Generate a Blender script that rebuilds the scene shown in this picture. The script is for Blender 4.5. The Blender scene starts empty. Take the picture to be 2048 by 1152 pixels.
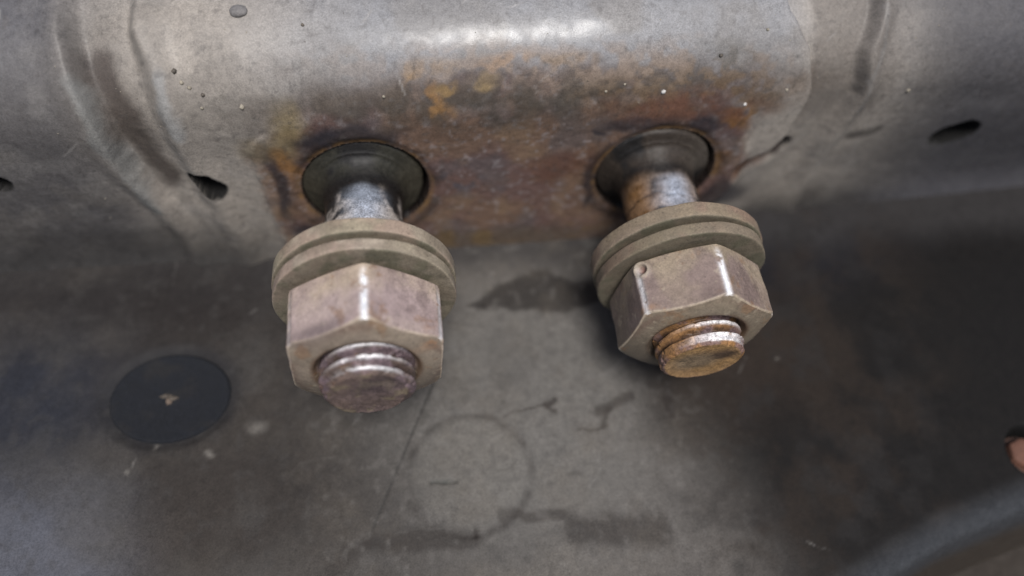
import bpy, math
import numpy as np
from mathutils import Matrix, Vector

S = 0.001                      # everything below is written in millimetres
scene = bpy.context.scene
col = scene.collection

# ------------------------------------------------------------------ camera
cam_d = bpy.data.cameras.new("camera")
cam = bpy.data.objects.new("camera", cam_d)
col.objects.link(cam)
CAM = np.array([8.94067182, -79.52554235, 88.55080586])
right = Vector((0.9916349, -0.12236844, 0.04106323))
upv = Vector((0.07963334, 0.8303819, 0.55147478))
back = Vector((-0.10158128, -0.54359164, 0.83318028))
M = Matrix((right, upv, back)).transposed().to_4x4()
M.translation = Vector(CAM * S)
cam.matrix_world = M
cam_d.sensor_width = 36.0
cam_d.lens = 36.0 * 1577.0 / 2048.0
cam_d.clip_start = 0.002
cam_d.clip_end = 10.0
cam_d.dof.use_dof = True
cam_d.dof.focus_distance = 0.105
cam_d.dof.aperture_fstop = 7.0
scene.camera = cam

# ------------------------------------------------------------------ sky and sun
SUN = Vector((0.05, -0.40, 0.91)).normalized()
world = bpy.data.worlds.new("World")
scene.world = world
world.use_nodes = True
wn = world.node_tree
wn.nodes.clear()
sky = wn.nodes.new("ShaderNodeTexSky")
sky.sky_type = 'NISHITA'
sky.sun_disc = False
sky.sun_elevation = math.asin(SUN.z)
sky.sun_rotation = math.atan2(SUN.x, SUN.y)
sky.air_density = 1.0
sky.dust_density = 3.0
bg = wn.nodes.new("ShaderNodeBackground")
bg.inputs["Strength"].default_value = 0.08
wo = wn.nodes.new("ShaderNodeOutputWorld")
wn.links.new(sky.outputs[0], bg.inputs[0])
wn.links.new(bg.outputs[0], wo.inputs[0])
sd = bpy.data.lights.new("sun", 'SUN')
sd.energy = 3.1
sd.angle = math.radians(21)
sd.color = (1.0, 0.98, 0.955)
sun = bpy.data.objects.new("sun", sd)
sun.rotation_euler = SUN.to_track_quat('Z', 'Y').to_euler()
sun.location = (0.1, -0.3, 0.6)
col.objects.link(sun)
scene.view_settings.view_transform = 'Standard'
scene.view_settings.look = 'None'
scene.view_settings.gamma = 1.0
scene.view_settings.exposure = 0.28

# ------------------------------------------------------------------ noise and masks
def _h(ix, iy, iz, seed):
    n = (ix.astype(np.int64) * 374761393 + iy.astype(np.int64) * 668265263 + iz.astype(np.int64) * 2147483647 + seed * 1274126177) & 0x7fffffff
    n = ((n ^ (n >> 13)) * 1274126177) & 0x7fffffff
    n = ((n ^ (n >> 16)) * 668265263) & 0x7fffffff
    return ((n ^ (n >> 15)) & 0xffffff) / float(0xffffff)

def vnoise(x, y, z, seed=0):
    xi, yi, zi = np.floor(x), np.floor(y), np.floor(z)
    fx, fy, fz = x - xi, y - yi, z - zi
    fx, fy, fz = [f * f * (3 - 2 * f) for f in (fx, fy, fz)]
    r = 0
    for a in (0, 1):
        for b in (0, 1):
            for c in (0, 1):
                w = (fx if a else 1 - fx) * (fy if b else 1 - fy) * (fz if c else 1 - fz)
                r = r + w * _h(xi + a, yi + b, zi + c, seed)
    return r

def fbm(x, y, z=0.0, size=5.0, octs=4, seed=0, gain=0.5):
    """0..1 noise whose largest blobs are `size` mm"""
    x = np.asarray(x, float); y = np.asarray(y, float); z = np.zeros_like(x) + z
    r = 0; a = 1.0; t = 0; f = 1.0 / size
    for o in range(octs):
        r = r + a * vnoise(x * f + 13.7 * o, y * f + 7.1 * o, z * f + 3.3 * o, seed + o)
        t += a; a *= gain; f *= 2.03
    return r / t

def sst(a, b, v):
    t = np.clip((v - a) / (b - a), 0, 1)
    return t * t * (3 - 2 * t)

def lerp(c, d, m):
    return c + (np.asarray(d, float) - c) * np.clip(m, 0, 1)[..., None]

def capsule(x, y, a, b):
    """distance to the segment a-b"""
    ax, ay = a; bx, by = b
    dx, dy = bx - ax, by - ay
    L = dx * dx + dy * dy
    t = np.clip(((x - ax) * dx + (y - ay) * dy) / L, 0, 1) if L > 0 else 0
    return np.hypot(x - ax - t * dx, y - ay - t * dy)

def blob(x, y, c, rx, ry, rot=0.0, soft=0.5):
    """soft ellipse: 1 inside, 0 outside"""
    cr, sr = math.cos(rot), math.sin(rot)
    dx, dy = x - c[0], y - c[1]
    d = np.hypot((dx * cr + dy * sr) / rx, (-dx * sr + dy * cr) / ry)
    return 1 - sst(1 - soft, 1 + soft, d)

def polydist(x, y, pts):
    """signed distance to a polygon, negative inside"""
    d = np.full(x.shape, 1e9); inside = np.zeros(x.shape, bool)
    n = len(pts)
    for i in range(n):
        a, b = pts[i], pts[(i + 1) % n]
        d = np.minimum(d, capsule(x, y, a, b))
        c = ((a[1] > y) != (b[1] > y))
        xx = (b[0] - a[0]) * (y - a[1]) / (b[1] - a[1] + 1e-12) + a[0]
        inside ^= c & (x < xx)
    return np.where(inside, -d, d)

# ------------------------------------------------------------------ materials
def new_mat(name, grain=0.25, gscale=2.5, fine=9.0, bump=0.35, bdist=0.05, spec=0.5, speck=0.0, coat=0.0, pits=0.0):
    """paint, dust, rust, exposed metal and painted glints: the large patches come with the surface
    (colour, gloss and bareness of each spot), grain, pitting and specks from nodes"""
    m = bpy.data.materials.new(name); m.use_nodes = True
    nt = m.node_tree; N = nt.nodes; L = nt.links; N.clear()
    out = N.new("ShaderNodeOutputMaterial"); bs = N.new("ShaderNodeBsdfPrincipled")
    L.new(bs.outputs[0], out.inputs[0])
    tc = N.new("ShaderNodeTexCoord"); mp = N.new("ShaderNodeMapping")
    mp.inputs["Scale"].default_value = (1 / S, 1 / S, 1 / S)
    L.new(tc.outputs["Object"], mp.inputs[0])
    def noise(sc, det, ro=0.6):
        n = N.new("ShaderNodeTexNoise"); n.inputs["Scale"].default_value = sc
        n.inputs["Detail"].default_value = det; n.inputs["Roughness"].default_value = ro
        L.new(mp.outputs[0], n.inputs["Vector"]); return n.outputs["Fac"]
    def mth(op, a, b=None, c=None):
        n = N.new("ShaderNodeMath"); n.operation = op
        for i, v in enumerate((a, b, c)):
            if v is None: continue
            if isinstance(v, (int, float)): n.inputs[i].default_value = v
            else: L.new(v, n.inputs[i])
        return n.outputs[0]
    n1 = noise(gscale * 0.3, 5); n2 = noise(fine * 0.3, 3, 0.7)
    ca = N.new("ShaderNodeAttribute"); ca.attribute_name = "patch"
    ra = N.new("ShaderNodeAttribute"); ra.attribute_name = "gloss"
    ma = N.new("ShaderNodeAttribute"); ma.attribute_name = "bare"
    g = mth('ADD', mth('MULTIPLY', mth('SUBTRACT', n1, 0.5), grain * 3.0), mth('MULTIPLY', mth('SUBTRACT', n2, 0.5), grain * 5.5))
    n3 = noise(fine * 0.11, 4, 0.75)
    g = mth('ADD', g, mth('MULTIPLY', mth('SUBTRACT', n3, 0.5), grain * 3.0))
    n4 = noise(0.11, 2, 0.5)
    g = mth('MULTIPLY', g, mth('ADD', 0.35, mth('MULTIPLY', n4, 1.4)))
    g = mth('ADD', g, 1.0)
    g = mth('MAXIMUM', g, 0.25)
    vm = N.new("ShaderNodeVectorMath"); vm.operation = 'SCALE'
    L.new(ca.outputs["Color"], vm.inputs[0]); L.new(g, vm.inputs["Scale"])
    colr = vm.outputs[0]
    if speck > 0:
        vo = N.new("ShaderNodeTexVoronoi"); vo.inputs["Scale"].default_value = 0.55
        L.new(mp.outputs[0], vo.inputs["Vector"])
        rnd = mth('GREATER_THAN', vo.outputs["Color"], 0.62)
        k = mth('MULTIPLY', mth('LESS_THAN', mth('ADD', vo.outputs["Distance"], mth('MULTIPLY', n2, 0.12)), 0.15), rnd)
        mx = N.new("ShaderNodeMix"); mx.data_type = 'RGBA'
        L.new(mth('MULTIPLY', k, speck), mx.inputs["Factor"]); L.new(colr, mx.inputs[6])
        mx.inputs[7].default_value = (0.42, 0.37, 0.3, 1)
        colr = mx.outputs[2]
    if pits > 0:
        pv = N.new("ShaderNodeTexVoronoi"); pv.inputs["Scale"].default_value = 1.3
        L.new(mp.outputs[0], pv.inputs["Vector"])
        few = mth('GREATER_THAN', pv.outputs["Color"], 0.6)
        pk = mth('MULTIPLY', mth('LESS_THAN', mth('ADD', pv.outputs["Distance"], mth('MULTIPLY', n2, 0.25)), 0.30), few)
        px = N.new("ShaderNodeMix"); px.data_type = 'RGBA'
        L.new(mth('MULTIPLY', pk, pits), px.inputs["Factor"]); L.new(colr, px.inputs[6])
        px.inputs[7].default_value = (0.035, 0.025, 0.02, 1)
        colr = px.outputs[2]
    L.new(colr, bs.inputs["Base Color"])
    r = mth('ADD', ra.outputs["Fac"], mth('MULTIPLY', mth('SUBTRACT', n1, 0.5), 0.35))
    r = mth('MINIMUM', mth('MAXIMUM', r, 0.12), 1.0)
    L.new(r, bs.inputs["Roughness"]); L.new(ma.outputs["Fac"], bs.inputs["Metallic"])
    bs.inputs["Specular IOR Level"].default_value = spec
    if coat:
        L.new(mth('MULTIPLY', mth('MAXIMUM', mth('SUBTRACT', 0.43, ra.outputs["Fac"]), 0.0), coat), bs.inputs["Coat Weight"]); bs.inputs["Coat Roughness"].default_value = 0.32
    bp = N.new("ShaderNodeBump"); bp.inputs["Strength"].default_value = bump
    bp.inputs["Distance"].default_value = bdist * S
    L.new(mth('ADD', n1, mth('MULTIPLY', n2, 0.5)), bp.inputs["Height"])
    L.new(bp.outputs[0], bs.inputs["Normal"])
    return m

M_wall = new_mat("dusty_rusted_steel", grain=0.22, gscale=3.0, fine=16, bump=0.55, bdist=0.10, spec=0.35, coat=2.2)
M_floor = new_mat("dusty_steel_side_falloff", grain=0.20, gscale=2.2, fine=14, bump=0.35, bdist=0.07, spec=0.11)
M_stud = new_mat("black_stud_paint_sheen", grain=0.35, gscale=4.0, fine=16, bump=0.6, bdist=0.07, spec=0.30, pits=.35)
M_nut = new_mat("rust_browned_nut_steel", grain=0.17, gscale=2.4, fine=13, bump=0.6, bdist=0.06, pits=.28)
M_washer = new_mat("tan_dusted_washer_steel", grain=0.2, gscale=3.0, fine=14, bump=0.7, bdist=0.08, pits=.35)
M_thread = new_mat("rusty_thread_steel", grain=0.35, gscale=4.0, fine=16, bump=0.7, bdist=0.08)
M_rubber = new_mat("matt_dark_rubber", grain=0.2, gscale=1.5, fine=10, bump=0.3, bdist=0.05, spec=0.25)
M_grit = new_mat("pale_grit", grain=0.3, gscale=3, fine=10)

# ------------------------------------------------------------------ mesh helpers
def link(name, me, parent=None):
    o = bpy.data.objects.new(name, me); col.objects.link(o)
    if parent is not None: o.parent = parent
    return o

def grid(name, P, colr, gloss, bare, mat, parent=None, wrap=False, keep=None):
    """P (n, m, 3) in mm becomes ONE sheet; wrap closes the second direction"""
    n, m = P.shape[:2]
    idx = np.arange(n * m).reshape(n, m)
    if wrap:
        j2 = np.roll(idx, -1, axis=1); a, b, c, d = idx[:-1], j2[:-1], j2[1:], idx[1:]
    else:
        a, b, c, d = idx[:-1, :-1], idx[:-1, 1:], idx[1:, 1:], idx[1:, :-1]
    F = np.stack([a, b, c, d], -1).reshape(-1, 4)
    me = bpy.data.meshes.new(name)
    me.vertices.add(n * m); me.vertices.foreach_set("co", (P.reshape(-1, 3) * S).astype(np.float32).ravel())
    me.loops.add(F.size); me.loops.foreach_set("vertex_index", F.ravel().astype(np.int32))
    me.polygons.add(len(F))
    me.polygons.foreach_set("loop_start", np.arange(0, F.size, 4, dtype=np.int32))
    me.polygons.foreach_set("loop_total", np.full(len(F), 4, np.int32))
    me.polygons.foreach_set("use_smooth", np.ones(len(F), bool))
    me.update(calc_edges=True)
    C4 = np.ones((n * m, 4), np.float32); C4[:, :3] = np.clip(np.broadcast_to(colr, (n, m, 3)).reshape(-1, 3), 0, 1)
    at = me.attributes.new("patch", 'FLOAT_COLOR', 'POINT'); at.data.foreach_set("color", C4.ravel())
    at = me.attributes.new("gloss", 'FLOAT', 'POINT'); at.data.foreach_set("value", np.broadcast_to(gloss, (n, m)).astype(np.float32).ravel())
    at = me.attributes.new("bare", 'FLOAT', 'POINT'); at.data.foreach_set("value", np.clip(np.broadcast_to(bare, (n, m)), 0, 1).astype(np.float32).ravel())
    me.materials.append(mat)
    return link(name, me, parent)

def thing(name, label, cat, mat4=None, group=None):
    o = link(name, None)
    if mat4 is not None: o.matrix_world = mat4
    o.empty_display_size = 0.01
    o["label"] = label; o["category"] = cat
    if group: o["group"] = group
    return o

# ------------------------------------------------------------------ the upright pressed panel
Z0, Z1, R = -19.0, 9.0, 14.0
H = Z1 - Z0
END = math.radians(80)
def profile(s):
    a = np.clip((s - H) / R, 0, END)
    lo = np.minimum(s, H); rest = np.maximum(s - H - R * END, 0)
    y = R - R * np.cos(a) + rest * math.sin(END)
    z = Z0 + lo + R * np.sin(a) + rest * math.cos(END)
    return y, z, -np.cos(a), np.sin(a)

def rail(s, pts):
    p = sorted([(q[1], q[0]) for q in pts]); return np.interp(s, [q[0] for q in p], [q[1] for q in p])

HOLES = [(0.55, 16.7), (45.0, 15.8)]      # x, s of the two stud holes
HR = 9.35
PLATE = [(-13.0, -6), (-14.0, 5), (-14.6, 18), (-14.4, 26.7), (-9, 30.6), (-2, 32.5), (20, 34), (40, 33.5), (52, 31.5), (57, 28.2), (59.3, 18), (58.2, 7.4), (50, -6)]
SLOTS = [((-22.6, 19.9), (-21.2, 17.8), 1.5), ((94.2, 16.8), (96.6, 17.9), 2.3), ((-50.4, 21.2), (-49.6, 20.8), 1.3), ((-60, 20), (-58, 20), 1.4)]

def wall_height(x, s):
    wob = 0.5 * (fbm(x * 0.3, s, size=7, seed=3) - .5)
    xs = x + wob * 2
    one = np.ones_like(x)
    low = 1 - sst(2, 24, s)
    rails = [
        (-90 * one, -1.2 - 1.5 * low),
        (rail(s, [(-39, 44), (-37.5, 33), (-36, 22), (-33, 12), (-31, 3)]), -0.9 - 1.2 * low),
        (rail(s, [(-35.3, 43.8), (-34.5, 38.2), (-33.8, 33.1), (-32.9, 22.4), (-30, 12), (-28, 3)]), 0.1 - 1.0 * low),
        (rail(s, [(-32.6, 43.7), (-32.2, 39.2), (-31.6, 32.8), (-30.6, 22), (-26.9, 10.4), (-25, 2)]), -3.0 + 1.8 * low),
        (rail(s, [(-27, 43.7), (-26.5, 39.2), (-26.3, 32.8), (-25.7, 22), (-24.6, 10.4), (-23, 2)]), -1.9 + 1.0 * low),
        (rail(s, [(-25.3, 43), (-23.6, 38.9), (-23.2, 33.2), (-22.9, 25.6), (-22.0, 15.8), (-20, 5)]), 0.45 - .4 * low),
        (rail(s, [(-21, 43), (-20.5, 38.9), (-20.2, 33.2), (-19.4, 25.6), (-18.6, 15.8), (-17, 5)]), -0.55 + .1 * low),
        (rail(s, [(-13, 43), (-13, 0)]), 0.0 * one),
        (rail(s, [(55, 44), (58, 36), (59, 28), (57, 18), (52, 8), (45, 0)]), 0.0 * one),
        (rail(s, [(60.6, 42.1), (63.8, 36.6), (65.1, 30.7), (64.2, 21.9), (59.8, 13.2), (53, 3)]), 0.0 * one),
        (rail(s, [(61.6, 43), (64.8, 36.6), (66.1, 30.7), (66.2, 21.9), (63, 13.2), (60, 3)]), -2.4 - .6 * low),
        (rail(s, [(73.5, 42.8), (72.0, 36.1), (72.6, 28.4), (70.8, 21.2), (70, 13.2), (68, 3)]), -2.7 - 1.2 * low),
        (rail(s, [(75.6, 42.8), (74.0, 36.1), (74.6, 28.4), (73.6, 21.2), (73.2, 13.2), (73, 3)]), -0.7 - 2.2 * low),
        (rail(s, [(78.5, 42.8), (76.6, 36.1), (77.3, 28.4), (76.4, 21.2), (76.2, 13.2), (76, 3)]), -1.8 - 2.2 * low),
        (150 * one, -2.2 - 3.2 * low)]
    fade = 1 - sst(42.5, 51, s)
    h = np.zeros_like(x)
    for (xa, ha), (xb, hb) in zip(rails[:-1], rails[1:]):
        t = np.clip((xs - xa) / (xb - xa), 0, 1); w = t * t * (3 - 2 * t)
        seg = (xs >= xa) & (xs < xb)
        h = np.where(seg, ha + (hb - ha) * w, h)
    h = h * (0.25 + 0.75 * fade)
    # the thin riveted-looking patch plate round the studs
    d = polydist(x + 1.2 * (fbm(x, s, size=3, seed=9) - .5), s, PLATE)
    top = 1 - sst(26, 32, s)
    h = h + 0.30 * (1 - sst(-0.35, 0.25, d)) * (0.15 + 0.85 * top)
    # flared foot away from the studs
    side = sst(52, 66, x) + (1 - sst(-24, -14, x))
    h = h + np.clip(side, 0, 1) * 1.3 * (1 - np.clip(s / 6.5, 0, 1)) ** 2
    # large dents, sagging, scale
    h = h + 0.55 * (fbm(x, s, size=22, octs=2, seed=21) - .5) + 0.10 * (fbm(x, s, size=2.6, octs=3, seed=22) - .5)
    h = h + 0.10 * (fbm(x, s, size=0.9, octs=2, seed=23) - .5) * (0.4 + 0.9 * (1 - sst(-1, 3, d)))
    # shallow dimple right of the right-hand stud, and its dark pit
    h = h - 1.3 * (1 - sst(1.2, 3.2, capsule(x, s, (60.4, 14.0), (63.4, 15.8))))
    h = h - 1.5 * (1 - sst(1.0, 2.1, capsule(x, s, (63.2, 15.8), (65.6, 17.2))))
    for hx, hs in HOLES:
        r = np.hypot(x - hx, s - hs)
        h = h - 0.25 * (1 - sst(HR, HR + 1.3, r)) + 0.12 * np.exp(-((r - HR - 1.6) / 0.6) ** 2)
    return h

def make_wall():
    xs = np.arange(-80, 135.01, 0.25); ss = np.arange(-5, 75.01, 0.25)
    x, s = np.meshgrid(xs, ss)
    x = x.copy(); s = s.copy()
    pit = np.zeros_like(x)
    for hx, hs in HOLES:
        dx, dy = x - hx, s - hs; r = np.hypot(dx, dy) + 1e-9
        edge = (r > HR - 0.3) & (r < HR + 0.15)
        k = np.where(edge, HR / r, 1.0); x = hx + dx * k; s = hs + dy * k
        pit = np.where(r <= HR - 0.3, 5.0, pit)
    for a, b, w in SLOTS:
        d = capsule(x, s, a, b); pit = np.maximum(pit, 7.0 * (1 - sst(w - 0.35, w + 0.15, d)))
    hgt = wall_height(x, s) - pit
    y, z, ny, nz = profile(s)
    P = np.stack([x, y + ny * hgt, z + nz * hgt], -1)

    # ---- where the paint is dusty, rusted, scraped; falloff and highlights painted in
    wx = x + 3.0 * (fbm(x, s, size=4, seed=31) - .5); wy = s + 3.0 * (fbm(x, s, size=4, seed=32) - .5)
    f1 = fbm(x, s, size=9, seed=40); f2 = fbm(x, s, size=3, seed=41); f3 = fbm(x, s, size=1.2, seed=42, octs=3)
    c = np.zeros(x.shape + (3,)) + np.array([0.275, 0.245, 0.212])
    gl = np.full(x.shape, 0.50)
    c = lerp(c, (0.185, 0.190, 0.205), sst(30, 38, wy) * sst(-20, 5, wx) * (1 - sst(58, 68, wx)) * 0.8)  # bluish sky reflection of the rolled top put into the colour
    c = lerp(c, (0.074, 0.070, 0.072), (1 - sst(-40, -26, wx)) * 0.9)  # light falling off to the left, darkened in the colour
    c = lerp(c, (0.085, 0.079, 0.074), sst(72, 98, wx) * 0.85)  # right side darkened likewise for light falloff
    c = lerp(c, (0.045, 0.042, 0.043), sst(92, 118, wx) * 0.85)  # painted falloff deepens towards the far right
    c = lerp(c, (0.15, 0.135, 0.12), sst(.5, .62, f1) * 0.4)
    c = lerp(c, (0.22, 0.205, 0.19), sst(.45, .75, f2) * 0.22)
    c = lerp(c, (0.052, 0.040, 0.034), (1 - sst(.8, 3.8, capsule(wx, wy, (-31.4, 39.5), (-27.6, 20)))) * .85)  # brown groove dirt, darkened with the groove's shade
    c = lerp(c, (0.19, 0.19, 0.18), (1 - sst(.3, 1.6, capsule(wx, wy, (-34.3, 37), (-30.6, 14)))) * .7)  # light along the left ridge painted pale
    c = lerp(c, (0.24, 0.24, 0.235), (1 - sst(.3, 1.5, capsule(wx, wy, (-24.0, 37), (-23.2, 29)))) * .7)  # short crest highlight painted in
    c = lerp(c, (0.115, 0.100, 0.088), sst(64.8, 66.2, x + .8 * (f3 - .5)) * (1 - sst(75, 80, wx)) * sst(18, 26, s) * .7)  # side turned from the light darkened beyond the crease
    c = lerp(c, (0.030, 0.028, 0.027), (1 - sst(-24, -8, wx)) * (1 - sst(1, 13, wy)) * .95)  # left foot darkened into the painted side falloff
    c = lerp(c, (0.022, 0.020, 0.019), sst(50, 68, wx) * (1 - sst(.5, 9, wy)) * .95)  # right foot darkened into the falloff too
    c = lerp(c, (0.058, 0.056, 0.062), sst(74, 96, wx + .3 * (wy - 20)) * .8)  # more of the right-hand light falloff in colour
    c = lerp(c, (0.085, 0.083, 0.090), (1 - sst(-42, -30, wx)) * sst(34, 46, wy) * .7)  # upper left corner kept dim for the painted falloff
    # rust field round the studs
    pd = polydist(wx, wy, PLATE)
    rust = (1 - sst(-2.2, 1.2, pd + 2.2 * (f3 - .5))) * (1 - sst(30, 35, wy))
    pde = polydist(x * .65 + wx * .35, s * .65 + wy * .35, PLATE)
    rust = np.maximum(rust, (1 - sst(-.9, .7, pde + 1.6 * (f3 - .5))) * (1 - sst(20, 27, s)) * .85)
    up = blob(wx, wy, (27, 31), 36, 5.6, 0, .35)
    rust = np.maximum(rust, up * 0.85)
    rc = np.zeros(x.shape + (3,)) + np.array([0.096, 0.058, 0.040])
    rc = lerp(rc, (0.074, 0.043, 0.040), sst(.42, .62, f1) * .8)
    rc = lerp(rc, (0.16, 0.105, 0.058), sst(.46, .74, f2) * .35)
    rc = lerp(rc, (0.052, 0.050, 0.056), sst(.50, .72, fbm(x, s, size=5, seed=44)) * .5)
    rc = lerp(rc, (0.19, 0.17, 0.17), sst(.60, .85, fbm(x, s, size=.7, octs=2, seed=48)) * .5)
    rc = rc * (1 + .55 * (1 - sst(18, 34, s)))[..., None]  # rust lightened on the upright face, painting in missing light
    c = lerp(c, rc, rust * .93); gl = gl - 0.08 * rust
    # dark band over the rust, tan scabs above it
    c = lerp(c, (0.045, 0.040, 0.033), blob(wx, wy, (24, 31.8), 37, 3.6, 0, .7) * .72 * sst(.3, .55, f2))
    c = lerp(c, (0.125, 0.085, 0.052), blob(wx, wy, (47, 32.5), 14, 4.5, -.1, .6) * sst(.36, .6, f3) * .75)
    c = lerp(c, (0.22, 0.17, 0.135), blob(wx, wy, (30, 36.6), 26, 2.4, -.04, .8) * sst(.40, .66, f3) * .7)
    for (px, ps, rx, ry, ro, cc) in [(11.9, 32.2, 1.0, 2.4, .35, (0.22, 0.125, 0.055)), (13.4, 33.9, 1.2, .8, 0, (0.20, 0.13, 0.06)),
                                     (8.6, 36.0, .8, 1.1, 0, (0.24, 0.16, 0.09)), (19, 35.2, 1.0, 1.2, 0, (0.21, 0.15, 0.08)),
                                     (21.3, 37.7, 3.0, .8, 0, (0.24, 0.17, 0.12)), (10.5, 37.0, 3.6, .8, .1, (0.22, 0.17, 0.13)),
                                     (28.5, 36.8, 3.5, .9, 0, (0.20, 0.15, 0.11)), (52, 37, 3, 1.4, 0, (0.11, 0.10, 0.09))]:
        c = lerp(c, cc, blob(x + 3.5 * (f2 - .5) + 1.6 * (f3 - .5), s + 3.0 * (f3 - .5) + 2 * (f1 - .5), (px, ps), rx * 1.1, ry * 1.1, ro, .6) * (.45 + .5 * sst(.35, .6, f3)))
    # pale paint round the patch's upper left corner, orange runs
    c = lerp(c, (0.19, 0.145, 0.075), blob(wx, wy, (-8.8, 28.3), 2.0, 4.6, -.12, .6) * .75)
    c = lerp(c, (0.17, 0.14, 0.09), blob(wx, wy, (-12, 25.6), 3.2, 2.4, .4, .6) * .7)
    c = lerp(c, (0.21, 0.105, 0.035), blob(wx, wy, (-9.9, 22.8), 1.5, 3.2, .1, .6) * .75)
    c = lerp(c, (0.18, 0.090, 0.035), blob(wx, wy, (54.8, 23.0), 1.6, 6.0, .12, .6) * sst(.36, .52, f2) * .9)
    c = lerp(c, (0.16, 0.085, 0.035), blob(wx, wy, (56, 26.5), 2.4, 2.4, .1, .6) * sst(.4, .6, f3) * .8)
    # black scale along the left, under and beside the holes
    for (px, ps, rx, ry, ro) in [(-.5, 27.6, 7.0, 1.6, .0), (-4.8, 27.0, 2.6, 2.2, .3), (-4, 6.5, 4, 2, -.4), (60, 5, 4, 2.0, .5), (-11.8, 17.5, .9, 7, .0), (-10, 7, 3, 2.4, .2), (41, 26.6, 6, 1.1, .05),
                                 (50.5, 26, 3, 1.4, -.3), (56.5, 9, 2.4, 5, -.2), (35.2, 25.2, 1.5, .35, -.6), (34.6, 14, .8, 6, 0)]:
        c = lerp(c, (0.022, 0.021, 0.026), blob(wx, wy, (px, ps), rx, ry, ro, .5) * .8)
    c = lerp(c, (0.075, 0.070, 0.085), blob(wx, wy, (13, 16.5), 5, 2.6, 0, .7) * sst(.5, .62, f2) * .8)
    c = lerp(c, (0.120, 0.055, 0.036), blob(wx, wy, (47, 29), 11, 2.6, -.05, .7) * sst(.35, .6, f2) * .8)
    c = lerp(c, (0.085, 0.070, 0.050), blob(wx, wy, (22, 1.0), 18, 3.0, 0, .6) * .7)
    c = lerp(c, (0.10, 0.045, 0.030), blob(wx, wy, (30, 19), 6, 3, .3, .6) * sst(.4, .6, f2) * .7)
    c = lerp(c, (0.13, 0.085, 0.04), blob(wx, wy, (20, 2.5), 16, 2.6, 0, .6) * sst(.42, .62, f2) * .75)
    # ochre rings on the hole lips
    for i, (hx, hs) in enumerate(HOLES):
        r = np.hypot(x - hx, s - hs); th = np.arctan2(s - hs, x - hx)
        w = np.exp(-((r - HR - .45) / .40) ** 2) * sst(.35, .6, fbm(np.cos(th) * 6, np.sin(th) * 6, 5 * i, size=2.4, seed=51) * .6 + .4 * (np.sin(th) * .5 + .5) + .06)
        c = lerp(c, (0.030, 0.022, 0.020), np.exp(-((r - HR - 1.2) / 1.3) ** 2) * sst(.38, .6, f2) * .75)
        c = lerp(c, (0.17, 0.098, 0.040), w * .85 * sst(.32, .58, f3 * .5 + f2 * .5))
        c = lerp(c, (0.010, 0.009, 0.009), (1 - sst(HR - .05, HR + .25, r)) * .95)
    for a, b, w in SLOTS:
        d = capsule(x, s, a, b); k = 1 - sst(w + .15, w + .6, d); c = lerp(c, (0.006, 0.0055, 0.005), k); gl = gl + .5 * k; slot_dark = k
    c = lerp(c, (0.11, 0.065, 0.045), 1 - sst(1.2, 3.4, capsule(wx, wy, (60.2, 13.8), (62.6, 15.2))))
    c = lerp(c, (0.022, 0.015, 0.013), 1 - sst(1.0, 2.4, capsule(wx, wy, (63.6, 16.0), (65.6, 17.1))))
    c = lerp(c, (0.05, 0.045, 0.04), .7 * (1 - sst(.4, 1.6, capsule(wx, wy, (77, 18.4), (80.5, 20.6)))))
    c = lerp(c, (0.17, 0.16, 0.15), (1 - sst(.1, .6, capsule(wx, wy, (76.0, 42), (74.6, 26)))) * .6)  # light along the right ridge painted pale
    rs = np.random.default_rng(5)
    for k in range(40):
        ax, as_ = rs.uniform(-45, 95), rs.uniform(3, 46); an = rs.normal(0.9, .5); L = rs.uniform(.8, 5.0)
        d = capsule(x + .4 * (f2 - .5), s + .4 * (f1 - .5), (ax, as_), (ax + L * math.cos(an), as_ + L * math.sin(an)))
        c = lerp(c, (0.33, 0.31, 0.29) if rs.random() < .5 else (0.05, 0.042, 0.038), (1 - sst(.03, .22, d)) * rs.uniform(.15, .5) * sst(.3, .5, f3))
    # small dark pits and pale flecks
    fl = _h(np.floor(x / .5), np.floor(s / .5), np.floor(x * 0), 77)
    c = lerp(c, (0.07, 0.062, 0.058), (sst(.70, .80, fbm(x, s, size=.8, octs=2, seed=61))) * .35)
    gl = gl - 0.25 * np.exp(-((s - 40.6 - .04 * (x - 22)) / 2.0) ** 2) * sst(-6, 20, x) * (1 - sst(32, 44, x)) * (.6 + .4 * sst(.30, .60, f2))
    gl = gl + 0.12 * sst(.5, .7, f2)
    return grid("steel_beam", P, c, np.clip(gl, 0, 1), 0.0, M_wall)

wall = make_wall()
wall["label"] = "pressed steel beam with rolled top edge, two stud holes and brown rust around them"
wall["category"] = "steel beam"

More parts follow.
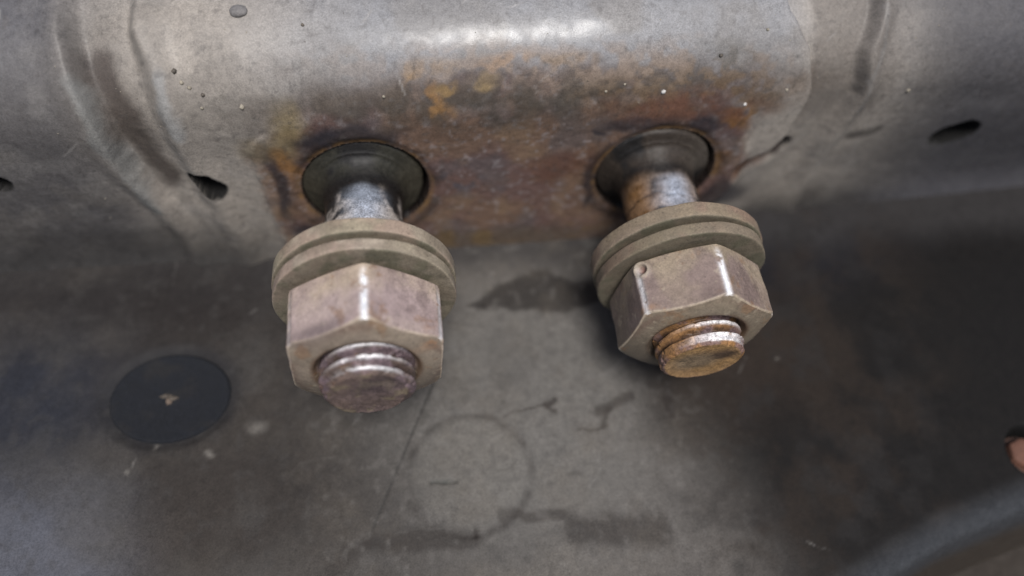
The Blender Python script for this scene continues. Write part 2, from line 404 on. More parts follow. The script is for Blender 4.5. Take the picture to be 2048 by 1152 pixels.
# ------------------------------------------------------------------ the panel below
SL = math.tan(math.radians(6))
def lip_y(x):
    return np.interp(x, [-60, 30, 50, 69, 81, 93.6, 120, 150], [-99, -77, -67.5, -60.0, -55.6, -52.6, -47, -44])
def floor_height(x, y):
    z = Z0 + SL * np.minimum(y, 4)
    z = z + 0.5 * (fbm(x, y, size=25, octs=2, seed=71) - .5) + 0.07 * (fbm(x, y, size=2.2, octs=3, seed=72) - .5)
    r = np.hypot(x - 12.3, (y + 38.3) * 1.02)
    z = z - 0.16 * np.exp(-((r - 9.1) / .5) ** 2) + 0.12 * (1 - sst(7.8, 9.2, r))
    z = z - 0.5 * (1 - sst(.15, .4, capsule(x, y, (6.6, -39.1), (10.4, -39.5)) + .06 * np.abs(x - 8.5)))
    z = z - 0.15 * (1 - sst(.06, .3, capsule(x, y, (-2.4, -45.7), (8.8, -22.5))))
    # seat of the rubber plug
    d = np.hypot((x + 31.3) / 9.4, (y + 22.4) / 7.5)
    z = z - 0.5 * (1 - sst(.92, 1.15, d))
    # turned-down front edge at the lower right
    dd = (lip_y(x) + 4.5) - y
    t = np.clip(dd, 0, None)
    drop = np.where(t < 4.5, t ** 2 / 11.0, 20.25 / 11.0 + (t - 4.5) * 3.0)
    z = z - np.minimum(drop, 13.5)
    z = z - 7.0 * (1 - sst(3.0, 4.2, np.hypot(x - 99.2, (y + 43.9) * 1.0)))
    return z

def make_floor():
    xs = np.arange(-90, 140.01, 0.3); ys = np.arange(-95, 14.01, 0.3)
    x, y = np.meshgrid(xs, ys)
    P = np.stack([x, y, floor_height(x, y)], -1)
    wx = x + 5.0 * (fbm(x, y, size=7, seed=81) - .5); wy = y + 5.0 * (fbm(x, y, size=7, seed=82) - .5)
    vx = x + 1.6 * (fbm(x, y, size=2, seed=83) - .5); vy = y + 1.6 * (fbm(x, y, size=2, seed=84) - .5)
    f1 = fbm(x, y, size=10, seed=85); f2 = fbm(x, y, size=3.2, seed=86); f3 = fbm(x, y, size=1.2, octs=3, seed=87)
    c = np.zeros(x.shape + (3,)) + np.array([0.090, 0.081, 0.073])
    gl = np.full(x.shape, 0.62)
    c = lerp(c, (0.108, 0.103, 0.095), blob(wx, wy, (20, -30), 24, 24, 0, .6) * .7)
    c = lerp(c, (0.0195, 0.0165, 0.0150), (1 - sst(-20, 13, wx + (wy + 20) * .30)) * .88)  # less dust at left, darkened further for light falloff
    c = lerp(c, (0.017, 0.019, 0.026), blob(wx, wy, (-53, -20), 15, 13, 0, .7) * .85)
    c = lerp(c, (0.080, 0.083, 0.098), blob(wx, wy, (-52, -47), 17, 13, 0, .6) * .85)
    c = lerp(c, (0.070, 0.063, 0.056), blob(wx, wy, (-8, -55), 20, 9, 0, .7) * .5)
    c = lerp(c, (0.034, 0.028, 0.024), blob(wx, wy, (-25, -42), 9, 8, .3, .7) * .5)
    c = lerp(c, (0.0075, 0.0066, 0.0062), sst(32, 54, wx + (wy + 26) * .30))  # right side painted near-black for light falloff, less dust
    c = lerp(c, (0.024, 0.017, 0.013), blob(wx, wy, (58, -24), 13, 9, .2, .9) * .75)
    c = lerp(c, (0.010, 0.0095, 0.012), blob(wx, wy, (66, -6), 22, 8, 0, .7) * .7)  # right-hand falloff continued near the beam
    c = lerp(c, (0.06, 0.056, 0.052), sst(.52, .68, f1) * .3 * (1 - sst(35, 55, wx)))
    c = lerp(c, (0.028, 0.026, 0.026), sst(-9, -.5, wy) * .8)  # shade below the beam painted onto the floor
    mott = sst(.40, .66, fbm(x, y, size=9, octs=5, seed=98, gain=.6))
    c = lerp(c, (0.021, 0.0155, 0.0120), mott * .65 * sst(36, 52, x) * (1 - sst(78, 100, x)))
    c = lerp(c, (0.018, 0.0165, 0.016), sst(.45, .7, fbm(x, y, size=3.5, octs=4, seed=99)) * .5 * sst(36, 52, x) * (1 - sst(72, 95, x)))
    c = lerp(c, (0.014, 0.012, 0.012), blob(wx, wy, (-34, -6), 34, 7, 0, .8) * .6)  # upper left darkened for shade below the beam
    # dark patch between the nuts, and small smears
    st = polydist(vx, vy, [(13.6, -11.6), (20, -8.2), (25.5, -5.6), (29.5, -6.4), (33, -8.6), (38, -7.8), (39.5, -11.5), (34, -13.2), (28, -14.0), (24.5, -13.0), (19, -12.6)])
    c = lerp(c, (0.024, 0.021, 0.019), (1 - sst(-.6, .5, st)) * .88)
    dark = (0.022, 0.018, 0.016)
    for a, b, w, k in [((18.6, -30.3), (24.6, -29.6), .16, .7), ((24.9, -29.4), (26.0, -28.5), .5, .8), ((25.0, -29.6), (26.3, -30.3), .35, .7),
                       ((29.4, -34.0), (34.0, -33.3), .22, .7), ((33.0, -31), (38.2, -28.9), .8, .65), ((33.5, -33), (34.6, -30.6), .4, .6),
                       ((44.0, -32.2), (44.8, -27.0), .6, .85), ((16.6, -38.5), (18.9, -37.6), .16, .4), ((16.5, -44.9), (25.3, -46.0), .7, .6),
                       ((-2.6, -46.6), (12.0, -47.8), 1.2, .6), ((12.4, -46.4), (12.5, -47.3), .42, .8), ((27.0, -48.2), (38.4, -49.5), 2.0, .65),
                       ((-8, -50), (-4, -47), .9, .35), ((-6.2, -40), (-5.9, -46.5), .22, .4), ((16.6, -46), (17, -46.2), .4, .3), ((45.5, -46), (55, -50), 2.2, .25)]:
        c = lerp(c, dark, (1 - sst(w * .5, w * 1.7, capsule(vx, vy, a, b))) * k)
    c = lerp(c, (0.030, 0.036, 0.036), (1 - sst(.1, .42, capsule(x, y, (6.6, -39.1), (10.4, -39.5)) + .06 * np.abs(x - 8.5))) * .9)
    c = lerp(c, (0.034, 0.032, 0.030), (1 - sst(.06, .28, capsule(x, y, (-2.4, -45.7), (8.8, -22.5)))) * .85)
    r = np.hypot(x - 12.3, (y + 38.3) * 1.02); th = np.arctan2(y + 38.3, x - 12.3)
    c = lerp(c, dark, np.exp(-((r - 9.1 + .5 * (f2 - .5)) / .55) ** 2) * (.04 + .42 * sst(.48, .72, fbm(np.cos(th) * 4, np.sin(th) * 4, 0, size=1.6, seed=93))) )
    c = lerp(c, (0.14, 0.13, 0.115), (1 - sst(7, 9, r)) * .3)
    c = lerp(c, (0.016, 0.016, 0.018), (1 - sst(.9, 1.35, np.hypot((x + 31.3) / 9.2, (y + 22.4) / 7.3))) * .85)
    rs = np.random.default_rng(11)
    for k in range(46):
        ax, ay = rs.uniform(-50, 60), rs.uniform(-62, -3); an = rs.normal(.5, .7); L = rs.uniform(1.0, 7.0)
        d = capsule(x + .5 * (f2 - .5), y + .5 * (f1 - .5), (ax, ay), (ax + L * math.cos(an), ay + L * math.sin(an)))
        c = lerp(c, (0.16, 0.15, 0.14) if rs.random() < .45 else (0.025, 0.022, 0.02), (1 - sst(.03, .22, d)) * rs.uniform(.15, .5) * sst(.3, .5, f3))
    mud = sst(.42, .80, fbm(x, y, size=6, octs=5, seed=97, gain=.62)) * (1 - sst(30, 55, x))
    c = lerp(c, (0.110, 0.094, 0.076), mud * .30 * (.35 + .65 * sst(-20, 5, x)))
    # pale dust flecks on the left
    for (px, py, w) in [(-18.6, -28.6, .75), (-25.0, -31.7, .35), (-32.5, -29.8, .3), (-36.5, -33.5, .25), (63, -25, .2)]:
        c = lerp(c, (0.20, 0.185, 0.165), blob(vx + 1.2 * (f3 - .5), vy, (px, py), w * 1.5, w * 1.2, 0, .95) * .45)
    c = lerp(c, (0.14, 0.13, 0.12), sst(.55, .85, f3) * .3 * sst(-20, 0, x) * (1 - sst(35, 60, wx)))
    c = lerp(c, (0.045, 0.042, 0.04), sst(.55, .80, fbm(x, y, size=1.6, octs=3, seed=95)) * .3 * (1 - sst(25, 45, x)))
    # bluish sky highlight painted on the lip, brown dirt past it, near-black in the hole at the right
    dd = lip_y(x) + 4.5 - y
    c = lerp(c, (0.040, 0.042, 0.046), sst(-1, 4, dd) * .9); gl = gl - .26 * sst(-1, 2, dd)
    c = lerp(c, (0.035, 0.029, 0.024), sst(5.0, 6.5, dd))
    c = lerp(c, (0.008, 0.008, 0.008), 1 - sst(3.4, 4.6, np.hypot(x - 99.2, y + 43.9)))
    gl = gl + .08 * (f2 - .5)
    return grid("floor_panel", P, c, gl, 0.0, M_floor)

floor = make_floor()
floor["label"] = "flat grey steel panel under the bolts, stained and dusty, darkened at its sides in place of light falloff"
floor["category"] = "steel panel"

# ------------------------------------------------------------------ studs with washers and nuts
TH = np.linspace(0, 2 * math.pi, 240, endpoint=False)

def frame(bx, bz, pit):
    a = Vector((0, -math.cos(pit), math.sin(pit)))          # outwards along the stud
    r = Vector((1, 0, 0)); u = a.cross(r) * -1
    if u.z < 0: u = -u
    # local x = r, local y = u, local z = r x u
    z = r.cross(u)
    return r, u, a, z

def polar(prof_pts, rough=0.0, size=2.0, seed=0, th=TH, sub=0.25):
    """lathe a (t, r) outline, resampled every `sub` mm and roughened; returns t, r, theta grids"""
    p = np.array(prof_pts, float)
    seg = np.hypot(*np.diff(p, axis=0).T); out = []
    for i, L in enumerate(seg):
        n = max(1, int(math.ceil(L / sub))); out += [p[i] + (p[i + 1] - p[i]) * k / n for k in range(n)]
    out.append(p[-1]); q = np.array(out)
    t = np.repeat(q[:, :1], len(th), 1); r = np.repeat(q[:, 1:], len(th), 1); T = np.repeat(th[None], len(q), 0)
    if rough:
        n1 = fbm(r * np.cos(T), r * np.sin(T), t, size=size, octs=3, seed=seed) - .5
        n2 = fbm(r * np.cos(T), r * np.sin(T), t, size=size, octs=3, seed=seed + 7) - .5
        keep = sst(0, 1.0, r)
        r = r + rough * n1 * keep; t = t + rough * n2
    return t, r, T

def to_xyz(t, r, T):
    # the stud's own axis is local -y so that its thing stands upright in the world
    return np.stack([r * np.cos(T), -t, r * np.sin(T)], -1)

def ss_arc(c, rad, a0, a1, n):
    return [(c[0] + rad * math.cos(math.radians(a0 + (a1 - a0) * i / n)), c[1] + rad * math.sin(math.radians(a0 + (a1 - a0) * i / n))) for i in range(n + 1)]

def hex_r(T, rot, af, rnd=0.06):
    k = (T - rot + math.pi / 6) % (math.pi / 3) - math.pi / 6      # 0 at corners
    a = math.pi / 6 - np.abs(k)                                     # angle from the middle of the flat
    r = af / 2 / np.cos(a)
    rc = af / 2 / math.cos(math.pi / 6)
    # soften the corner
    return r - rnd * rc * np.exp(-(k / 0.035) ** 2) * 0.22, np.exp(-(k / 0.036) ** 2), np.exp(-(k / 0.11) ** 2)

def make_bolt(bx, bz, pit, rot, tw, tn, tc, te, seed, label, kind):
    m = Matrix.Translation(Vector((bx, 0, bz)) * S) @ Matrix.Rotation(-pit, 4, 'X')
    root = thing("bolt", label, "bolt", m, "rusty bolts on the beam")
    TN = tc + 1.15                                                  # outer face of the nut
    # --- collar and shank, black paint under dust
    prof = [(-4, 8.9), (-0.5, 8.9)] + ss_arc((-0.5, 8.1), .8, 90, 12, 6) + [(0.55, 7.6)] + [(0.75, 7.3)]
    fr = 4.6; n = 16
    for i in range(n + 1):
        a = math.radians(90 * i / n); prof.append((0.8 + fr - fr * math.cos(a) * 1.0, 5.55 + 1.7 - 1.7 * math.sin(a)))
    prof += [(tw + 2.0, 5.5)]
    t, r, T = polar(prof, .22, 2.2, seed)
    x, z = r * np.cos(T), r * np.sin(T)
    g1 = fbm(x, z, t, size=1.6, octs=4, seed=seed + 1); g2 = fbm(x, z, t, size=5, octs=3, seed=seed + 2)
    c = np.zeros(t.shape + (3,)) + np.array([0.012, 0.011, 0.0105]); gl = .52 - .20 * sst(2.0, 4.5, t)
    up = np.sin(T)
    sheen = sst(4.8, 7.2, t + 1.5 * (g2 - .5)) * np.exp(-((T - 1.45) / .45) ** 2) * (.6 + .4 * sst(.30, .60, g1)) * (1 - sst(tw - 5.5, tw - 2.0, t))  # sky highlight along the shank's top, painted bluish
    if kind == 0:
        dust = sst(4.5, 9, t + 3.5 * (g1 - .5)) * .8 * sst(.32, .56, g1 * .7 + .3 * sst(6, 13, t))
        dust = np.maximum(dust, sst(tw - 2.2, tw - .6, t + 2.0 * (g1 - .5)) * .9)
        c = lerp(c, (0.38, 0.33, 0.29), dust)
        c = lerp(c, (0.046, 0.038, 0.027), (1 - sst(1.0, 4.0, t)) * (1 - sst(.1, .85, up)) * .85)
        c = lerp(c, (0.040, 0.038, 0.026), (1 - sst(1.5, 4.0, t)) * sst(.4, .56, g2) * .45)
        gl = gl + .45 * dust
    else:
        dust = sst(3.5, 8, t + 3 * (g1 - .5)) * sst(.36, .52, g1)
        c = lerp(c, (0.26, 0.20, 0.16), dust * .75)
        c = lerp(c, (0.20, 0.125, 0.075), sst(.48, .62, g2) * sst(4, 8, t) * .5)
        c = lerp(c, (0.19, 0.10, 0.04), (sst(.25, .8, -np.cos(T))) * sst(3, 7, t) * .8)
        c = lerp(c, (0.034, 0.026, 0.020), (1 - sst(2.2, 4.6, t)) * .9 * sst(.38, .5, g2))
        c = lerp(c, (0.070, 0.060, 0.050), (1 - sst(1.5, 4.6, t)) * np.exp(-((T - .3) / .6) ** 2) * .8)
        crack = np.exp(-((t - 9.0 - .8 * np.cos(T * 1.0 + .5) - 1.6 * (g1 - .5)) / .12) ** 2)
        c = lerp(c, (0.03, 0.02, 0.015), crack * .9); r = r - crack * .25
        r = r + .25 * (g1 - .5) * sst(5, 9, t)
        gl = gl + .22 * dust
    c = lerp(c, (0.46, 0.51, 0.60), sheen * .8); gl = gl - .12 * sheen
    grid("shank", to_xyz(t, r, T), c, gl, sheen * .55, M_stud, root, wrap=True)

    # --- flat washer
    def washer(name, t0, th_, ro, tilt, dirn, sd, pale):
        b = .28
        prof = [(t0, 5.7), (t0, ro - b)] + ss_arc((t0 + b, ro - b), b, 180, 90, 4) + ss_arc((t0 + th_ - b, ro - b), b, 90, 0, 4) + [(t0 + th_, 5.7)]
        t, r, T = polar(prof, .26, 3.0, sd, sub=.3)
        lift = tilt * (.5 + .5 * np.cos(T - dirn)) ** 1.3 * (r / 12.0)
        t = t + lift
        x, z = r * np.cos(T), r * np.sin(T)
        g1 = fbm(x, z, t, size=2, octs=4, seed=sd + 1); g2 = fbm(x, z, t, size=7, octs=3, seed=sd + 2)
        c = np.zeros(t.shape + (3,)) + np.array(pale)
        c = lerp(c, np.array(pale) * np.array([.86, .88, .80]), sst(.42, .58, g2) * .7)
        c = lerp(c, np.array(pale) * np.array([.95, .80, .82]), sst(.44, .6, fbm(x, z, t, size=5, seed=sd + 3)) * .6)
        c = lerp(c, (0.15, 0.12, 0.085), sst(.48, .68, g1) * .5)
        # dirt packed on the outer face near the nut
        face = sst(t0 + th_ - .12, t0 + th_, t - lift)
        c = lerp(c, (0.135, 0.115, 0.082), face * .75)
        c = lerp(c, (0.09, 0.09, 0.055), face * sst(.45, .6, g1) * .5)
        # lower half, darker
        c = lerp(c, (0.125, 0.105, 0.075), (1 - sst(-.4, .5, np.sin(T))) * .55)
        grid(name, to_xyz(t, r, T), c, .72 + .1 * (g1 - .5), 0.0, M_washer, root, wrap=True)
    if kind == 0:
        washer("flat_washer", tw, 2.25, 12.25, 0.0, 1.6, seed + 20, (0.29, 0.24, 0.18))
        washer("spring_washer", tw + 2.40, 1.85, 12.05, .75, 1.6, seed + 30, (0.29, 0.24, 0.185))
    else:
        washer("flat_washer", tw, 2.25, 12.30, 0.0, .3, seed + 20, (0.21, 0.160, 0.115))
        washer("spring_washer", tw + 2.33, 1.85, 12.10, .95, 2.35, seed + 30, (0.175, 0.138, 0.098))

    # --- nut
    af = 19.0
    th = np.linspace(0, 2 * math.pi, 600, endpoint=False)
    hr, edge, near = hex_r(th, rot, af)
    NS, NB = 44, 22
    r0 = af / 2 * .955
    cone = math.tan(math.radians(27))
    dome_f = lambda q: 1.15 * np.clip((q - 6.9) / (10.97 - 6.9), 0, 1) ** 1.7
    tt = TN - dome_f(hr)
    tb = tn + (hr - r0) * .25
    rows_t, rows_r = [], []
    rows_t.append(np.full_like(th, tn + .02)); rows_r.append(np.full_like(th, 6.2))
    rows_t.append(np.full_like(th, tn)); rows_r.append(np.full_like(th, r0))
    e = .16
    for k in range(5):
        a = k / 4; rows_t.append(tb + e * (a - 1) * 0 + e * a * .9); rows_r.append(hr - e * (1 - a) ** 2)
    for k in range(1, NS):
        rows_t.append(tb + e + (tt - tb - 2 * e) * k / NS); rows_r.append(hr.copy())
    for k in range(6):
        a = k / 5; rows_t.append(tt - e + (e + .1 * 0) * math.sin(a * math.pi / 2)); rows_r.append(hr - e * (1 - math.cos(a * math.pi / 2)))
    for k in range(1, NB + 1):
        a = k / NB; rr = (hr - e) + (r0 - hr + e) * a; tq = TN - dome_f(rr) + .03 * a
        rows_t.append(tq); rows_r.append(rr)
    rb = 6.75
    for k in range(1, 10):
        a = k / 9; rows_r.append(np.full_like(th, r0 + (rb - r0) * a)); rows_t.append(TN - dome_f(rows_r[-1]) + .03)
    for k in range(1, 5):
        a = k / 4; rows_r.append(np.full_like(th, rb - .75 * a)); rows_t.append(np.full_like(th, TN - .75 * a))
    rows_r.append(np.full_like(th, 5.7)); rows_t.append(np.full_like(th, TN - 2.4))
    t = np.array(rows_t); r = np.array(rows_r); T = np.repeat(th[None], len(t), 0)
    x, z = r * np.cos(T), r * np.sin(T)
    q = seed + 50
    g0 = fbm(x, z, t, size=6, octs=3, seed=q) - .5; g1 = fbm(x, z, t, size=1.6, octs=4, seed=q + 1); g2 = fbm(x, z, t, size=4, octs=4, seed=q + 2)
    g3 = fbm(x, z, t, size=.7, octs=2, seed=q + 3)
    E = np.repeat(edge[None], len(t), 0); NE = np.repeat(near[None], len(t), 0)
    side = (np.arange(len(t)) > 3) & (np.arange(len(t)) < 3 + 5 + NS + 6)
    side = np.repeat(side[:, None], t.shape[1], 1)
    r = r + .28 * g0 * sst(6.6, 8, r) - .38 * E * (fbm(x * 0, z * 0 + 1, t + 9 * np.round(T), size=.9, octs=2, seed=q + 5)) * side
    r = r + .10 * (g1 - .5) * sst(6.6, 8, r); t = t + .12 * g0 + .06 * (g1 - .5)
    c = np.zeros(t.shape + (3,)) + np.array([0.345, 0.268, 0.240] if kind == 0 else [0.215, 0.163, 0.128])
    f = (t - tn) / (TN - tn)
    c = lerp(c, (0.38, 0.30, 0.215) if kind == 0 else (0.27, 0.215, 0.15), (1 - sst(.1, .55, f + .5 * (g2 - .5))) * .75)
    c = lerp(c, (0.27, 0.20, 0.205) if kind == 0 else (0.185, 0.130, 0.128), sst(.38, .66, g2) * .45)
    c = lerp(c, (0.16, 0.115, 0.10), sst(.50, .75, fbm(x, z, t, size=3, seed=q + 8)) * .3)
    c = lerp(c, (0.20, 0.165, 0.115), sst(tt[None] - .05, tt[None] + .12, t) * .75)                       # dusty outer face, darkened for its shade
    c = lerp(c, (0.13, 0.082, 0.062), np.exp(-((r - 9.6) / .8) ** 2) * sst(.9, .96, f) * sst(.4, .6, g2) * .7)
    c = lerp(c, (0.10, 0.055, 0.032), sst(.9, .97, f) * (1 - sst(6.6, 7.4, r + .6 * (g1 - .5))) * .8)
    c = lerp(c, (0.085, 0.07, 0.055), (1 - sst(-.75, .1, np.sin(T + (.45 if kind else 0)))) * .7)  # underside shade painted on, reaching the right nut's left facet
    c = lerp(c, (0.30, 0.15, 0.055), np.exp(-((f - .82) / .05) ** 2) * NE * sst(.5, .6, g1) * .6)
    c = lerp(c, (0.40, 0.34, 0.25), sst(.72, .82, g3) * .35)
    g5 = fbm(T * 9.5, t * .7, z * 0, size=2.2, octs=4, seed=q + 12)
    c = lerp(c, (0.12, 0.085, 0.075), sst(.56, .72, g5) * side * .45)
    c = lerp(c, (0.21, 0.12, 0.065), sst(.60, .72, fbm(x, z, t, size=2.4, octs=5, seed=q + 13, gain=.65)) * .55)
    # knocked corners, their highlight painted near-white
    gl = .50 + .15 * (g1 - .5) + .12 * (1 - sst(.3, .7, f))
    wear_glint = E * side * sst(.34, .46, fbm(x, z, t, size=.9, octs=3, seed=q + 9) + .10 * np.sin(T))
    def at_corner(deg): return np.abs(((T - rot - math.radians(deg) + math.pi) % (2 * math.pi)) - math.pi) < .35
    keep = np.where(at_corner(0), 1.0, .15); keep = np.where(at_corner(60 if kind else -60), .5, keep)
    rim = np.exp(-((t - tt[None]) / .13) ** 2) * side * sst(.35, .55, g1 + .1)
    c = lerp(c, (0.46, 0.38, 0.28), rim * .6)
    c = lerp(c, (0.115, 0.085, 0.085), sst(.55, .85, f) * (1 - sst(.3, .75, np.abs(np.sin(3 * (T - rot)))))  * 0 + blob(T, f, (2.15, .86), .35, .10, 0, .8) * (.75 if kind == 0 else 0))
    c = lerp(c, (0.33, 0.155, 0.06), blob(T, f, (.50, .84), .14, .12, 0, .8) * (.6 if kind == 0 else 0) * sst(.4, .55, g1))
    wear_glint = wear_glint * keep * sst(.05, .35, f)
    c = lerp(c, (0.95, 0.95, 0.96), wear_glint); gl = gl - .16 * wear_glint
    bare = wear_glint * .30
    if kind == 1:   # chipped corner at the upper left
        px = 10.6 * math.cos(rot + math.radians(120)); pz = 10.6 * math.sin(rot + math.radians(120))
        ang = rot + math.radians(57)
        dd = np.sqrt((r * np.cos(T) - 10.6 * math.cos(ang)) ** 2 + (r * np.sin(T) - 10.6 * math.sin(ang)) ** 2 + (t - tn - 1.6) ** 2)
        r = r - .75 * (1 - sst(.1, .9, dd)) + .25 * np.exp(-((dd - 1.0) / .25) ** 2)
        c = lerp(c, (0.16, 0.075, 0.055), (1 - sst(.2, .7, dd)) * .8)
        c = lerp(c, (0.30, 0.25, 0.19), np.exp(-((dd - 1.0) / .3) ** 2) * .7)
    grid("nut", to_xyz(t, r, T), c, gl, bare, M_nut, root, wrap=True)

    # --- threaded end
    th = TH; t1 = TN - 3.0; ts = np.arange(t1, te - 0.02, .07)
    T = np.repeat(th[None], len(ts), 0); t = np.repeat(ts[:, None], len(th), 1)
    ph = (t / 1.75 - T / (2 * math.pi) + (.30 if kind == 0 else .05)) % 1.0
    tri = np.abs(ph - .5) * 2                               # 1 at the crest
    r = 4.85 + 1.13 * np.clip((tri - .08) / .74, 0, 1)
    ch = (5.05 if kind == 0 else 5.25) + (te - t) * 1.2
    r = np.minimum(r, ch)
    if kind == 1:
        r = np.where(t > te - 1.5, np.minimum(ch, 5.75), r)
    n_c = 22
    fr_ = np.linspace(1, 0.0, n_c)
    rl = r[-1]
    caps_r = np.array([rl * k for k in fr_[1:]]); caps_T = np.repeat(th[None], n_c - 1, 0)
    dome = .12 if kind == 0 else -.18
    caps_t = np.array([np.full_like(th, te + (.06 if k > .93 else .0) + dome * (1 - k * k)) for k in fr_[1:]])
    isend = np.concatenate([np.zeros_like(t), np.ones_like(caps_t)])
    t = np.concatenate([t, caps_t]); r = np.concatenate([r, caps_r]); T = np.concatenate([T, caps_T])
    tri = np.concatenate([tri, np.zeros_like(caps_t)])
    x, z = r * np.cos(T), r * np.sin(T); q = seed + 70
    g1 = fbm(x, z, t, size=1.3, octs=4, seed=q); g2 = fbm(x, z, t, size=3, octs=3, seed=q + 1)
    r = r + (.28 * (g1 - .5) + .16 * (g2 - .5)) * sst(.3, 2, r) - .25 * (1 - isend) * sst(.64, .74, fbm(x, z, t, size=.8, octs=2, seed=q + 6)); t = t + isend * .5 * (g2 - .5)
    c = np.zeros(t.shape + (3,)) + (np.array([0.095, 0.066, 0.055]) if kind == 0 else np.array([0.24, 0.125, 0.05]))
    c = lerp(c, (0.04, 0.024, 0.018), (1 - sst(.15, .7, tri)) * (1 - isend) * (1 - sst(te - 1.3, te - .9, t)) * .8)
    c = lerp(c, (0.26, 0.13, 0.045) if kind else (0.17, 0.10, 0.06), sst(.5, .64, g2) * .5)
    c = lerp(c, (0.14, 0.10, 0.12), sst(.45, .6, fbm(x, z, t, size=2.2, seed=q + 4)) * .6)
    lit = np.exp(-((T - (1.45 if kind == 0 else 1.25)) / .62) ** 2)
    cr = np.maximum(sst(.55, .85, tri), sst(te - 1.5, te - 1.0, t)) * (1 - isend)
    wear_glint = cr * lit * sst(.22, .40, g1) * (1 - sst(te - .55, te - .3, t))  # rubbed crests with a highlight painted along the lit side
    c = lerp(c, (0.88, 0.86, 0.86), wear_glint * .9)
    bare = wear_glint * .35; gl = .60 - .24 * wear_glint + .15 * (g1 - .5)
    if kind == 0:
        c = lerp(c, (0.115, 0.082, 0.072), isend * .85); c = lerp(c, (0.20, 0.16, 0.10), isend * sst(.50, .62, g1) * .6)
        c = lerp(c, (0.055, 0.04, 0.045), isend * blob(x, z, (1.5, 2.2), 3.6, 2.0, 0, .5) * .6)
    else:
        c = lerp(c, (0.29, 0.175, 0.075), isend * .85); c = lerp(c, (0.17, 0.125, 0.08), isend * blob(x, z, (-1, 0), 3.2, 2.6, 0, .5) * .9)
        c = lerp(c, (0.05, 0.032, 0.025), isend * blob(x, z, (2.6, 1.6), 1.8, 1.6, .5, .5) * .8)
    grid("threaded_end", to_xyz(t, r, T), c, gl, bare, M_thread, root, wrap=True)
    return root

make_bolt(0.153, -1.817, 0.030, -0.076 + math.pi / 6 * 0 + math.radians(90), 16.82, 22.5, 30.69, 35.25, 100,
          "rusty left bolt with a scuffed nut corner pointing up, its highlight painted on, and dark end", 0)
make_bolt(44.512, -2.726, -0.059, 0.166 + math.radians(70), 15.34, 20.66, 28.46, 33.1, 300,
          "rusty right bolt with chipped nut corner, cracked shank and orange end", 1)

# ------------------------------------------------------------------ rubber plug with its dry flake of mud
def surf_matrix(x, y, lift=0.0):
    z = float(floor_height(np.array([[x]]), np.array([[y]]))[0, 0])
    return Matrix.Translation(Vector((x, y, z + lift)) * S) @ Matrix.Rotation(math.atan(SL), 4, 'X')

plug = thing("rubber_plug", "round dark rubber plug left of the left bolt, tan crumbs in its middle", "rubber plug", surf_matrix(-31.3, -22.4, 0.0))
t, r, T = polar([(-.6, 8.9), (.05, 8.9)] + ss_arc((.05, 8.3), .6, 90, 10, 5) + [(.50, 7.2), (.35, 4), (.3, 0.02)], .10, 3, 900)
g = fbm(r * np.cos(T), r * np.sin(T), t, size=3, seed=901)
P = np.stack([r * np.cos(T), r * np.sin(T) * .79, t - .18], -1)
c = np.zeros(t.shape + (3,)) + np.array([0.0095, 0.0105, 0.0135]); c = lerp(c, (0.018, 0.0165, 0.016), sst(.5, .75, g) * .5)
grid("plug_body", P, c, .9, 0.0, M_rubber, plug, wrap=True)
def lump(name, cx, cy, cz, rx, ry, rz, seed, colr, mat, parent=None, amp=.5, n=14):
    v = np.linspace(0.001, math.pi - .001, n); th = np.linspace(0, 2 * math.pi, n * 2, endpoint=False)
    V, T = np.meshgrid(v, th, indexing='ij'); nx, ny, nz = np.sin(V) * np.cos(T), np.sin(V) * np.sin(T), np.cos(V)
    k = 1 + amp * 2 * (fbm(nx * 2, ny * 2, nz * 2, size=1.1, octs=3, seed=seed) - .5)
    P = np.stack([cx + nx * rx * k, cy + ny * ry * k, cz + nz * rz * k], -1)
    return grid(name, P, np.array(colr), .8, 0.0, mat, parent, wrap=True)
lump("dirt_crumb", -.75, .35, .22, .85, .28, .18, 5, (0.075, 0.060, 0.047), M_grit, plug, .9)
lump("dirt_crumb", .35, -.1, .22, .75, .35, .18, 8, (0.08, 0.064, 0.05), M_grit, plug, .9)
lump("dirt_crumb", -.25, -.5, .20, .40, .55, .15, 11, (0.11, 0.08, 0.06), M_grit, plug, .9)

# rusty bolt head deep in the hole at the right edge
hb = thing("sunken_bolt", "small rusty bolt head sunk in the dark hole at the right edge", "bolt", Matrix.Translation(Vector((98.6, -43.9, -25.6)) * S))
th = TH[::4]; hr, e_, n_ = hex_r(th, .3, 4.4)
rows = [(-3, hr), (1.0, hr), (1.25, hr - .25), (1.3, hr * .5), (1.3, hr * .01)]
P = np.stack([np.stack([rr * np.cos(th), rr * np.sin(th), np.full_like(th, tz)], -1) for tz, rr in rows])
grid("hex_head", P, np.array([0.11, 0.048, 0.03]), .8, 0.0, M_thread, hb, wrap=True)
fl = np.array([(-3.1, 0.1), (-3.1, 3.2), (-.4, 3.2), (-.25, 3.0), (-.25, 0.05)])
P = np.stack([np.stack([rr * np.cos(th), rr * np.sin(th), np.full_like(th, tz)], -1) for tz, rr in fl])
grid("flange", P, np.array([0.06, 0.032, 0.024]), .8, 0.0, M_thread, hb, wrap=True)

# ------------------------------------------------------------------ paint blister and grit stuck to the beam
def wall_point(x, s, lift=0.0):
    xa, sa = np.array([[float(x)]]), np.array([[float(s)]])
    y, z, ny, nz = profile(sa); h = wall_height(xa, sa) + lift
    return np.array([x, float((y + ny * h)[0, 0]), float((z + nz * h)[0, 0])])
p = wall_point(-12.8, 45.3)
b = lump("paint_blister", 0, 0, 0, 1.15, 1.0, .62, 40, (0.16, 0.15, 0.145), M_wall, None, .12, 20)
b.location = Vector(p * S)
b["label"] = "small round raised blister on the beam's rolled top, far upper left of both bolts"; b["category"] = "blister"

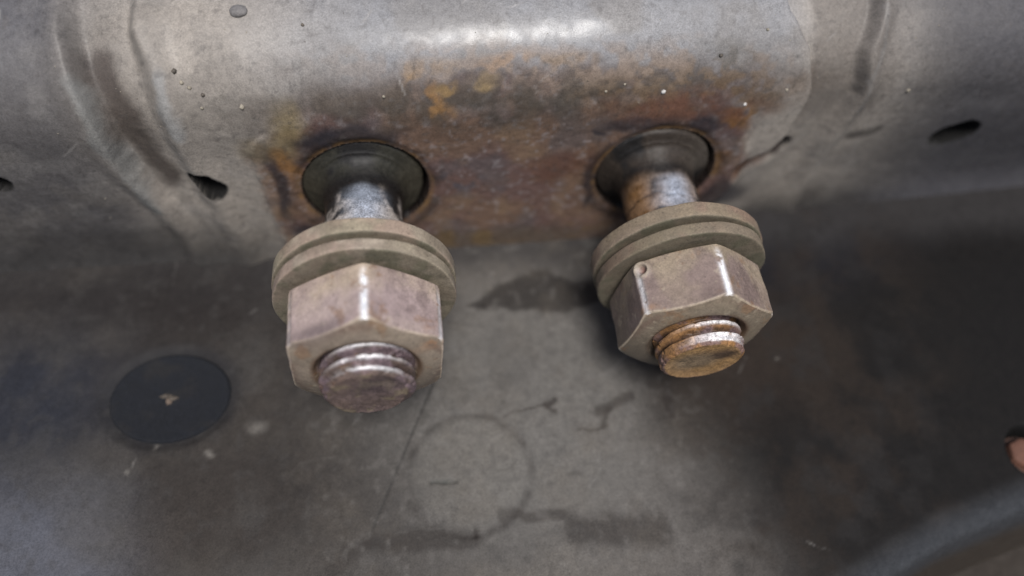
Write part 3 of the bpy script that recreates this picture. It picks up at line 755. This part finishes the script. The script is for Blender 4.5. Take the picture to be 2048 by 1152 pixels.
rng = np.random.default_rng(7)
pts = []; cols = []
spots = [(-13.8, 33.0, .38, 1), (-20.8, 36.5, .3, 1), (-20.0, 35.8, .28, 1), (4.7, 33.4, .26, 1), (43.2, 31.9, .34, 2), (35, 32.4, .22, 1), (37.6, 33.3, .2, 1),
         (61.5, 31.0, .24, 1), (57.6, 39.6, .25, 1), (-21.5, 38.0, .35, 0), (-18.5, 34.8, .3, 0), (55.8, 29.0, .3, 2), (82, 28, .35, 1), (-19, 33, .25, 1), (51, 36.5, .3, 0), (-4.8, 43, .25, 0)]
for k in range(80):
    x = rng.uniform(-40, 92); s = rng.uniform(3, 46); spots.append((x, s, rng.uniform(.05, .12), int(rng.random() < .6)))
V = []; Fc = []; CC = []
xs_ = np.array([[q[0] for q in spots]]); ss_ = np.array([[q[1] for q in spots]])
yy, zz, ny_, nz_ = profile(ss_); hh = wall_height(xs_, ss_)
for i, (x, s, rr, kd) in enumerate(spots):
    if any(math.hypot(x - hx, s - hs) < HR + .5 for hx, hs in HOLES): continue
    ctr = np.array([x, yy[0, i] + ny_[0, i] * hh[0, i], zz[0, i] + nz_[0, i] * hh[0, i]])
    b0 = len(V)
    for k in range(3):
        for j in range(6):
            a = j * math.pi / 3 + k * .5; w = (math.cos(k * .65 - .5)) * rr * rng.uniform(.75, 1.25)
            e1 = np.array([1, 0, 0]); e2 = np.array([0, nz_[0, i], -ny_[0, i]]); n3 = np.array([0, ny_[0, i], nz_[0, i]])
            V.append(ctr + e1 * w * math.cos(a) + e2 * w * math.sin(a) + n3 * rr * (k - .9) * .55)
            CC.append([(0.09, .075, .06), (0.26, .23, .18), (0.55, .53, .5)][kd])
    for k in range(2):
        for j in range(6):
            Fc.append((b0 + k * 6 + j, b0 + k * 6 + (j + 1) % 6, b0 + (k + 1) * 6 + (j + 1) % 6, b0 + (k + 1) * 6 + j))
    Fc.append(tuple(b0 + 12 + j for j in range(6)))
me = bpy.data.meshes.new("grit"); me.from_pydata([tuple(v * S) for v in V], [], Fc); me.update()
me.polygons.foreach_set("use_smooth", np.ones(len(me.polygons), bool))
at = me.attributes.new("patch", 'FLOAT_COLOR', 'POINT'); at.data.foreach_set("color", np.hstack([np.array(CC), np.ones((len(CC), 1))]).astype(np.float32).ravel())
at = me.attributes.new("gloss", 'FLOAT', 'POINT'); at.data.foreach_set("value", np.full(len(V), .7, np.float32))
at = me.attributes.new("bare", 'FLOAT', 'POINT'); at.data.foreach_set("value", np.zeros(len(V), np.float32))
me.materials.append(M_grit)
gr = link("grit", me); gr["label"] = "pale and dark grains of grit stuck all over the steel beam"; gr["category"] = "grit"; gr["kind"] = "stuff"
